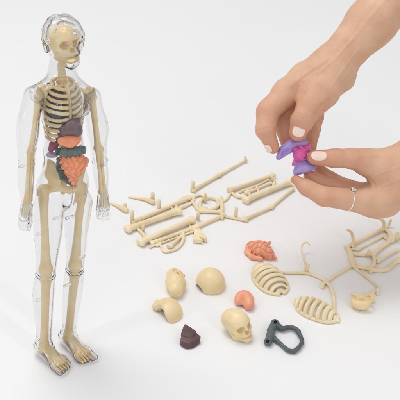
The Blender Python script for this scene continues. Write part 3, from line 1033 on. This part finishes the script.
def blade(sp, pts, hole, name, zc=2.2, th=1.5):
    """thin plate outlined by table pixels, with a hole"""
    k = 1 / ppm(G(*pts[0]))
    W = [G(p[0], p[1], zc * k) for p in pts]
    hc = G(hole[0], hole[1], zc * k)
    poly = np.array(W)[:, :2]
    def f(P):
        x = P[:, :2]
        d = np.full(len(P), 1e9); ins = np.zeros(len(P), bool)
        for i in range(len(poly)):
            a, b = poly[i], poly[(i + 1) % len(poly)]
            e = b - a; w = x - a
            h = np.clip((w @ e) / (e @ e), 0, 1)
            d = np.minimum(d, ln(w - h[:, None] * e))
            c1 = (a[1] <= x[:, 1]) != (b[1] <= x[:, 1])
            xc = a[0] + (x[:, 1] - a[1]) * e[0] / (e[1] if abs(e[1]) > 1e-9 else 1e-9)
            ins ^= c1 & (x[:, 0] < xc)
        d2 = np.where(ins, -d, d)
        if hole[2] > 0:
            d2 = smax(d2, -(ln(x - hc[:2]) - hole[2] * k), k)
        zz = P[:, 2] - hc[2] - .25 * k * np.sin((x[:, 0] - hc[0]) / k * .5)
        d3 = smax(d2, np.abs(zz) - th * k, 1.2 * k)
        return smax(smin(d3, cone(P, W[0], W[1], 1.9 * k, 1.6 * k), 1.5 * k), .0002 - P[:, 2], .4 * k)
    lo, hi = bounds(W, 4 * k); lo[2] = -.001
    return sdf(name, f, lo, hi, .0007, sp.mat, sp.root)

def sprue_left():
    S = Sprue('bone_sprue', 205, 215, 'large cream frame of limb bones with upright pegs, between the clear figure and the hands', 'bone frame', 'cream')
    S.bone((128, 229), (178, 211), 4.2, 1.2, 4.8)
    S.bone((133, 222), (189, 198), 3.0, 1.1)
    S.bone((141, 242), (192, 220), 4.4, 1.25, 4.2)
    S.bone((152, 243), (194, 228), 2.8, 1.1, 3.2)
    S.peg(132, 222, 11); S.peg(159, 209, 9)
    S.run([(138, 229), (143, 234), (147, 240)], [1.9, 2.0, 2.2]); S.peg(143, 231, 6, 1.6)
    S.run([(176, 209), (177, 203), (184, 198), (192, 197), (193, 201), (186, 206)], 1.7, close=True, name='hip_ring')
    S.run([(192, 201), (199, 210), (206, 208)], [1.8, 1.9, 1.8])
    S.run([(200, 208), (201, 201), (209, 198), (217, 200), (218, 206), (210, 210)], 1.9, close=True, name='hip_ring')
    S.peg(205, 201, 7, 1.7)
    S.bone((200, 211), (221, 212), 2.4, 1.25)
    S.bone((196, 227), (224, 215), 2.9, 1.15, 2.4)
    S.run([(189, 199), (200, 195), (206, 198)], [2.0, 1.6, 1.8]); S.peg(198, 219, 8)
    S.run([(221, 198), (222, 206), (222, 218)], [2.0, 2.2, 2.0])
    S.run([(220, 203), (227, 199), (231, 192)], 1.3)
    S.run([(223, 216), (234, 218), (246, 220)], [1.6, 1.6, 2.4]); S.peg(235.5, 217, 9)
    S.bone((245, 219), (271, 207), 2.4, 1.35, 2.2)
    S.bone((272, 206), (293, 189), 2.2, 1.3, 2.0)
    S.bone((230, 190), (273, 175), 3.0, 1.3, 2.8)
    S.bone((246, 200), (290, 182), 4.0, 1.2, 3.8)
    S.bone((246, 193), (271, 183), 2.2, 1.15, 1.6)
    S.run([(232, 193), (238, 197), (246, 197)], 1.7)
    S.run([(240, 192), (246, 190), (250, 195)], 1.5)
    S.run([(273, 176), (274, 182), (273, 188)], 1.7); S.peg(272, 181, 6, 1.6)
    S.bone((150, 247), (192, 232), 1.5, 1.3); S.bone((136, 220), (168, 207), 1.4, 1.3)
    S.run([(170, 214), (172, 209), (170, 205)], 1.3); S.run([(160, 238), (160, 243), (157, 246)], 1.3); S.run([(186, 220), (190, 226), (192, 230)], 1.3)
    S.bone((250, 189), (268, 180), 1.3, 1.3); S.run([(258, 196), (258, 190), (256, 186)], 1.2)
    # shoulder blade moulding under the lower bone
    S.run([(156, 240), (161, 246), (164, 251), (170, 251), (178, 248), (183, 240), (183, 233)], [1.4, 1.5, 1.7, 1.6, 1.5, 2.0, 2.2], name='shoulder_blade')
    S.bone((170, 246), (182, 236), 3.2, 1.1, 2.0)
    # short hand moulding
    blade(S, [(194, 230), (200, 231), (207, 239), (206, 241), (199, 238), (203, 242), (193, 241)], (198, 235, 0), 'foot_plate', 3, 2.4)
    S.peg(199, 232, 3, 2)
sprue_left()

def loose_bones():
    S = Sprue('limb_bone', 219, 175, 'long slender cream bone with a knob midway, lying alone above the bone frame', 'bone')
    S.bone((193, 190), (219, 175), 2.7, 1.2, 2.4)
    S.bone((219, 175), (246, 160), 2.3, 1.25, 1.6)
    S.peg(192.5, 190, 8, 1.8); S.peg(245, 161, 4, 1.4)
    S = Sprue('limb_bone', 140, 199, 'small tapering cream bone with upright peg, behind the pegged bone frame', 'bone')
    S.run([(129, 197), (137, 198), (146, 199.5), (153, 202)], [1.1, 1.6, 2.2, 3.0], name='shaft'); S.peg(152.5, 200, 7, 2)
    S = Sprue('limb_bone', 118, 207, 'short cream bone lying next to the clear figure hand, nearest the figure', 'bone')
    S.run([(111, 203), (116, 205), (121, 207.5), (126, 210)], [1.4, 1.9, 2.6, 3.0], name='shaft'); S.peg(125, 209, 5, 1.9)
loose_bones()

def rib_cage(S, a, b, w, n, h=.9, hz=3):
    """convex half cage of ribs lying on the table; a-b is its long axis in pixels, w its half width"""
    k = 1 / ppm(G(*a))
    pa, pb = G(a[0], a[1], 0), G(b[0], b[1], 0)
    t = unit(pb - pa); sd = np.cross(A(0, 0, 1), t); L = np.linalg.norm(pb - pa)
    m = MB(); side1 = []; side2 = []; crown = []
    for i in range(n):
        u = .45 * (i + .5) / n + .55 * (.5 - .5 * math.cos(math.pi * (i + .5) / n))
        v = (u - .5) * 2.06
        R = w * k * math.sqrt(max(.04, 1 - (abs(v) ** 2.3) * 1.08))
        c = pa + t * L * u
        pts = []
        for q in np.linspace(-.05, math.pi + .05, 11):
            lean = -t * L * (.05 * (math.sin(q) - .5) - .10 * v * abs(v) * (1 - math.sin(q)) * 0)
            pts.append(c + sd * R * math.cos(q) + A(0, 0, max(R * h * math.sin(q), 0) + 1.6 * k) + lean)
        m.tube(pts, [L / n * .36] + [L / n * .49] * 9 + [L / n * .36], 12, flat=.45, smooth=4)
        side1.append(pts[0]); side2.append(pts[-1]); crown.append(pts[5])
    m.tube(side1, 1.9 * k, 8); m.tube(side2, 1.9 * k, 8)
    o = m.build('rib_cage', S.mat, S.root)
    return crown

def sprue_right():
    S = Sprue('bone_sprue', 340, 275, 'branching cream frame with two small rib cages and looped bones, under the ringed hand', 'bone frame', 'cream')
    S.bone((347, 247), (383, 229), 2.6, 1.2, 2.4)
    S.run([(353, 247), (353, 238, 8), (351, 232, 14), (347.5, 230, 17)], [1.9, 1.8, 1.7, 1.5], name='hook')
    S.run([(383, 229), (384, 223, 8), (381, 219, 14), (377, 218, 16)], [2, 1.9, 1.8, 1.5], name='hook')
    S.run([(383, 230), (388, 226), (391, 220, 8)], [2, 1.8, 1.5])
    S.run([(384, 229), (389, 232), (391, 238)], [2.2, 2.4, 2.6])
    S.bone((373, 254), (391, 240), 2.9, 1.15, 3.2)
    S.run([(390, 240), (397, 237), (408, 230), (420, 226)], [3.2, 3, 2.6, 2.4])
    S.run([(347, 247), (350, 252), (352, 260), (354, 266)], [2.4, 2.8, 3, 2.6])
    S.run([(353, 254), (362, 255), (372, 255), (374.5, 261), (372, 267), (362, 267.5), (355, 265), (352, 260)], [2.0, 1.8, 2.2, 2.1, 2.2, 2, 2, 2.4], close=True, name='hip_ring')
    S.run([(358, 267), (366, 268), (375, 270), (386, 269.5), (393, 264), (399, 260), (412, 257), (424, 252)], [2.4, 2.6, 3, 2.7, 2.6, 3.2, 2.6, 2.4])
    S.run([(371, 269), (370.5, 272)], [2.4, 2.2])
    S.bone((358, 250), (384, 236), 1.4, 1.3); S.bone((378, 262), (398, 250), 1.7, 1.3)
    S.run([(384, 237), (388, 240)], 1.4); S.run([(374, 258), (380, 261)], 1.6); S.run([(352, 249), (358, 250)], 1.5)
    S.peg(368, 256, 6, 1.6); S.peg(396, 240, 7, 1.7)
    S.run([(353, 265), (338, 274), (323, 284)], [1.8, 1.6, 2.0]); S.run([(323, 284), (322, 287)], [2.4, 2.2])
    S.run([(280, 272), (292, 273), (306, 273), (316, 276), (324, 280), (331, 288), (334, 299), (334.5, 312)], [1.7, 1.6, 1.7, 1.8, 2.0, 1.9, 1.8, 1.6])
    S.peg(307, 272, 8, 1.8)
    S.run([(305, 263, 5), (303, 256, 6), (301.5, 249, 8), (303, 244, 10), (307, 242.5, 11), (310, 245, 10)], [1.3, 1, .95, .95, .9, .8], name='hook')
    S.run([(306, 272), (305.5, 267, 3), (305, 262, 5)], [1.8, 1.6, 1.4])
    S.run([(354, 267), (366, 277), (378, 286.5)], [1.7, 1.3, 1.5])
    S.peg(377, 299 - 6, 5, 1.6, z=1); S.run([(378, 286.5), (377.5, 294)], [1.5, 1.6])
    rib_cage(S, (258, 268), (281, 295), 14.5, 9, .72)
    rib_cage(S, (295, 304), (337, 321), 12.5, 9, .78)
    S.run([(333, 313), (336, 317), (338, 321)], [1.8, 2.2, 2.0])
sprue_right()

# ------------------------------------------------------------------ loose pieces
def loose(name, label, cat, f, lo, hi, mat, s=.0007, group=None):
    lo = np.array(lo) - A(.004, .014, 0); hi = np.array(hi) + A(.004, .004, .012); lo[2] = min(lo[2], -.004)
    V, Q = net(f, lo, hi, s)
    V[:, 2] -= V[:, 2].min() - .0001
    o = mobj(name, V, Q, M[mat])
    tag(o, label, cat, group)
    return rebase(o)

def pieces():
    K = lambda px, py: 1 / ppm(G(px, py))
    # skull, face turned to the right
    k = K(238, 326); c = G(236.5, 322, 15 * k)
    sc = 15.2 * k
    R = frame_from(RGT * .54 - UPV * .16 + toC * .83, -RGT * .5 + UPV * .86 - toC * .1)
    fs = skull_f(c, sc, R)
    disc = c + R[0] * sc * .72 + R[1] * -.45 * sc + R[2] * .1 * sc
    def f(P):
        d = fs(P)
        d = smax(d, ((P - c) @ R[0]) - .70 * sc, .001)
        return smax(d, .0002 - P[:, 2], .001)
    loose('toy_skull', 'cream toy skull with eye sockets and teeth, facing right beside the grey loop', 'skull', f, c - 1.5 * sc, c + 1.5 * sc, 'cream2', .0006)
    # skull cap
    k = K(210, 280); c = G(210.5, 283, 3 * k)
    def f(P):
        d = ell(P, c, (14.6 * k, 16 * k, 15.5 * k))
        d = smax(d, -ell(P, c - A(0, 0, 1.5 * k), (12.6 * k, 14 * k, 13 * k)), .6 * k)
        d = smax(d, -ell(P, c + A(-13 * k, -9 * k, -3 * k), (5 * k, 9 * k, 5.5 * k)), .8 * k)
        return smax(d, .0002 - P[:, 2], .6 * k)
    loose('skull_dome', 'smooth round cream skull dome, right of the two broken skull pieces', 'skull piece', f, c - 18 * k, c + 18 * k, 'cream2')
    # skull base fragment
    k = K(177, 280)
    def f(P):
        d = chain(P, [G(174, 276, 8 * k), G(175, 283, 8 * k), G(176, 291, 6 * k)], [8 * k, 8.6 * k, 7 * k], 4 * k)
        d = smin(d, cone(P, G(178, 274, 12 * k), G(183, 276, 8 * k), 3.6 * k, 2.4 * k), 3 * k)
        d = smin(d, cone(P, G(181, 282, 8 * k), G(183, 288, 4 * k), 4 * k, 3 * k), 3 * k)
        d = smax(d, -ell(P, G(180, 274, 14 * k), (5 * k, 6 * k, 6 * k)), 1 * k)
        d = smax(d, -sph(P, G(176, 270, 16 * k), 3.4 * k), 1 * k)
        d = smin(d, cone(P, G(178, 270, 13 * k), G(181, 276, 12 * k), 1.1 * k, 1.1 * k), .6 * k)
        return smax(d, .0002 - P[:, 2], .5 * k) + .35 * k * lumps(P, 7 * k, 12)
    loose('skull_fragment', 'upright cream skull piece with a ragged hollow at its top', 'skull piece', f, *bounds([G(164, 297), G(188, 297), G(188, 264), G(164, 264) + A(0, 0, 24 * k)], .004), 'cream2')
    # crescent fragment
    k = K(168, 310)
    def f(P):
        c0 = G(168, 313, 0)
        d = ell(P, c0, (14.5 * k, 17 * k, 14.5 * k))
        d = smax(d, -ell(P, c0 - A(.5 * k, 1 * k, 1 * k), (11 * k, 13.5 * k, 11 * k)), .6 * k)
        pa, pb = G(153, 308), G(173, 327)
        nn = unit(np.cross(pb - pa, A(0, 0, 1)))
        if nn @ (c0 - pa) > 0: nn = -nn
        d = smax(d, (P - pa) @ nn + .9 * k * np.sin((P @ unit(pb - pa)) / (2.6 * k)), .7 * k)
        d = smin(d, cone(P, G(158, 303, 6 * k), G(166, 307, 10 * k), 2.4 * k, 3 * k), 2 * k)
        d = smin(d, cone(P, G(155, 306, 4 * k), G(160, 309, 3 * k), 2.6 * k, 1.8 * k), 2 * k)
        d = smin(d, cone(P, G(157, 302, 6 * k), G(155, 307, 4 * k), 2.4 * k, 2.2 * k), 2 * k)
        d = smax(d, -sph(P, G(159.5, 303, 15 * k), 3.6 * k), .8 * k)
        d = smax(d, -cone(P, G(163, 300, 15 * k), G(163, 306, 12 * k), 1.6 * k, 1.2 * k), .8 * k)
        return smax(d, .0002 - P[:, 2], .5 * k)
    loose('skull_fragment', 'curved crescent of cream skull shell lying left of the dark maroon organ', 'skull piece', f, *bounds([G(149, 326), G(188, 326), G(188, 296), G(150, 296) + A(0, 0, 24 * k)], .003), 'cream2')
    # small broken bowl by the right runner
    k = K(362, 300); c = G(362, 302, 7 * k)
    def f(P):
        d = ell(P, c, (11.5 * k, 9 * k, 7.5 * k))
        d = smax(d, -ell(P, c + A(0, 2 * k, 4 * k), (9.5 * k, 8 * k, 7 * k)), .8 * k)
        d = smin(d, cone(P, G(353, 294, 5 * k), G(362, 298, 6 * k), 2 * k, 2.2 * k), 1.5 * k)
        d = smin(d, cone(P, G(362, 298, 6 * k), G(371, 293, 5 * k), 2.2 * k, 2 * k), 1.5 * k)
        d = smin(d, cone(P, G(371, 293, 5 * k), G(373, 300, 4 * k), 2.2 * k, 1.8 * k), 1.5 * k)
        d = smax(d, -ell(P, G(371, 307, 4 * k), (4 * k, 6 * k, 6 * k)), .8 * k)
        return smax(d, .0002 - P[:, 2], .5 * k) + .3 * k * lumps(P, 6 * k, 14)
    loose('skull_fragment', 'small open cream bowl of bone with wavy rim, right of the second rib cage', 'skull piece', f, c - 17 * k, c + 17 * k, 'cream2', .0006)
    # liver
    k = K(190, 338)
    def f(P):
        return smax(smin(smin(smin(w1(P), w2(P), 1.6 * k), w3(P), 1.4 * k), cone(P, G(188, 339, 2.5 * k), G(191, 336, 4 * k), 4.5 * k, 4 * k), 1.6 * k), .0002 - P[:, 2], .5 * k) + .15 * k * lumps(P, 9 * k, 4)
    w1 = hull([G(184.5, 321.5, 17 * k), G(187, 323, 16.5 * k), G(197.5, 331, 11 * k), G(196, 334, 9 * k), G(190, 339, 8 * k), G(180, 336, 8 * k), G(181, 331, 9 * k), G(183, 333, 3 * k), G(196, 336, 3 * k)], .9 * k)
    w2 = hull([G(177.5, 336, 8 * k), G(180, 341, 7 * k), G(190, 343, 7 * k), G(203, 337, 7 * k), G(202, 334, 8.5 * k), G(196, 331, 8 * k), G(182, 331, 8 * k), G(180, 342, 4.6 * k), G(190, 345, 4.6 * k), G(202, 339, 4.6 * k), G(190, 336, 4 * k)], 1.0 * k)
    w3 = hull([G(179, 341, 6 * k), G(190, 344, 6 * k), G(201, 339, 6 * k), G(179.5, 346, 0), G(186, 350.5, 0), G(194, 349.5, 0), G(201, 343.5, 0), G(192, 336, 0), G(184, 337, 5 * k), G(197, 336, 5 * k)], .75 * k)
    loose('toy_liver', 'dark maroon wedge-shaped toy organ with a peaked top', 'toy organ', f, *bounds([G(174, 352), G(207, 352), G(207, 325), G(174, 325) + A(0, 0, 24 * k)], .004), 'maroon')
    # brain half / bean
    k = K(244, 301)
    def f(P):
        d = stube(P, [G(238.5, 301, 5 * k), G(240.5, 297, 5.5 * k), G(245, 296, 6 * k), G(248.5, 300, 6 * k), G(249, 305.5, 5 * k)], [4.2 * k, 5.4 * k, 6 * k, 5.8 * k, 4.6 * k])
        d = smin(d, cone(P, G(240, 302, 4 * k), G(246, 305, 4 * k), 1.8 * k, 1.8 * k), 2.5 * k)
        return smax(d, .0002 - P[:, 2], .6 * k)
    loose('toy_stomach', 'smooth orange bean-shaped toy organ just above the toy skull', 'toy organ', f, *bounds([G(230, 314), G(258, 314), G(258, 287), G(230, 287) + A(0, 0, 20 * k)], .003), 'orange')
    # intestine
    k = K(261, 250)
    def f(P):
        d = chain(P, [G(253, 248, 4 * k), G(261, 250, 5 * k), G(268, 254, 4 * k)], [7 * k, 8 * k, 6 * k], 5 * k)
        d = smin(d, cone(P, G(268, 256, 3 * k), G(275, 257.5, 3 * k), 3.5 * k, 1.8 * k), 2 * k)
        d = smin(d, cone(P, G(266, 246, 4 * k), G(269, 243, 5 * k), 3 * k, 1.8 * k), 2 * k)
        q = (P - G(261, 250)) / k
        wv = np.sin(q[:, 0] * .62 + 1.5 * np.sin(q[:, 1] * .33) + .4) * np.sin(q[:, 1] * .42 + 1.5 * np.sin(q[:, 0] * .3) + q[:, 2] * .3)
        d = d + 1.7 * k * (1 - np.abs(wv)) ** 3 - .6 * k
        d = smin(d, chain(P, [G(247.5, 246, 4 * k), G(247, 252, 3 * k), G(252, 257, 2.6 * k), G(261, 259, 2.6 * k)], [2 * k, 2.4 * k, 2.4 * k, 2.2 * k], 2 * k), 1.2 * k)
        return smax(d, .0002 - P[:, 2], .5 * k)
    loose('toy_intestine', 'coiled orange toy intestine with folded ridges above the upper rib cage', 'toy organ', f, *bounds([G(241, 266), G(281, 266), G(281, 235), G(241, 235) + A(0, 0, 18 * k)], .003), 'orange', .0006)
    # grey looped colon
    k = K(283, 337)
    def f(P):
        d = chain(P, [G(275, 323, 5 * k), G(271, 330, 5 * k), G(270, 337, 4.5 * k), G(268, 342, 4 * k)], [4.4 * k, 3.9 * k, 4.1 * k, 4.2 * k], 1 * k)
        d = smin(d, stube(P, [G(276, 324, 5 * k), G(282, 328.5, 4 * k), G(290, 327, 4 * k), G(297, 330, 4 * k), G(300.5, 336, 3.5 * k), G(302, 342, 3.5 * k), G(296, 350, 3 * k), G(289, 350.5, 3 * k), G(281, 344, 3 * k), G(273, 337, 3.4 * k)],
                          [3.6 * k, 2.8 * k, 2.5 * k, 2.5 * k, 2.2 * k, 2.2 * k, 2.4 * k, 2.3 * k, 2.2 * k, 2.6 * k]), 1.5 * k)
        d = smax(d, -cone(P, G(267, 341.5, 8.5 * k), G(268, 341.5, 5 * k), 1.6 * k, 1.3 * k), .5 * k)
        d = smax(d, -cone(P, G(275.5, 322, 10 * k), G(275.5, 322, 6.5 * k), 1.8 * k, 1.3 * k), .5 * k)
        th = np.arctan2(P[:, 1] - G(286, 338)[1], P[:, 0] - G(286, 338)[0])
        d = d + .28 * k * np.abs(np.sin(th * 9)) + .4 * k * lumps(P, 8 * k, 21)
        return smax(d, .0002 - P[:, 2], .5 * k)
    loose('toy_colon', 'dark grey looped toy colon, open in the middle, right of the toy skull', 'toy organ', f, *bounds([G(260, 356), G(306, 356), G(306, 318), G(260, 318) + A(0, 0, 14 * k)], .004), 'grey', .0006)
pieces()

# ------------------------------------------------------------------ light, world, camera
w = bpy.data.worlds.new('World'); SC.world = w; w.use_nodes = True
bg = w.node_tree.nodes['Background']; bg.inputs[0].default_value = (.985, .99, 1, 1); bg.inputs[1].default_value = .60

def area(name, loc, target, sx, sy, power, col=(1, 1, 1)):
    l = bpy.data.lights.new(name, 'AREA'); l.shape = 'RECTANGLE'; l.size = sx; l.size_y = sy; l.energy = power; l.color = col
    o = bpy.data.objects.new(name, l); COL.objects.link(o)
    o.location = Vector(loc); o.rotation_euler = (Vector(target) - Vector(loc)).to_track_quat('-Z', 'Y').to_euler()
    return o
area('key_softbox', (-.6, .55, 3.0), (.2, .15, 0), 1.6, 1.6, 40, (1, .985, .965))
area('left_strip', (-1.15, -1.0, .95), (-.05, -.3, .25), .07, 1.0, 2.4)
area('right_strip', (.85, -1.35, 1.0), (-.05, -.3, .25), .07, 1.0, 2.4)
area('front_strip', (-.25, -1.7, 1.7), (-.05, -.3, .25), .9, .07, 2.4)

cd = bpy.data.cameras.new('camera'); cam = bpy.data.objects.new('camera', cd); COL.objects.link(cam)
cam.location = Vector(CAM.tolist()); cam.rotation_euler = (math.pi / 2 - PITCH, 0, 0)
cd.lens = 85; cd.sensor_width = 36; cd.shift_x = (200 - PX0) / 400; cd.clip_start = .05; cd.clip_end = 100
SC.camera = cam
SC.render.engine = 'CYCLES'
SC.cycles.transparent_max_bounces = 40
SC.cycles.max_bounces = 24
SC.cycles.transmission_bounces = 24
SC.cycles.glossy_bounces = 8
SC.cycles.sample_clamp_indirect = 0
SC.cycles.blur_glossy = 0.3
SC.cycles.use_denoising = True
vs = SC.view_settings
vs.view_transform = 'Standard'; vs.look = 'None'; vs.exposure = 0; vs.gamma = 1
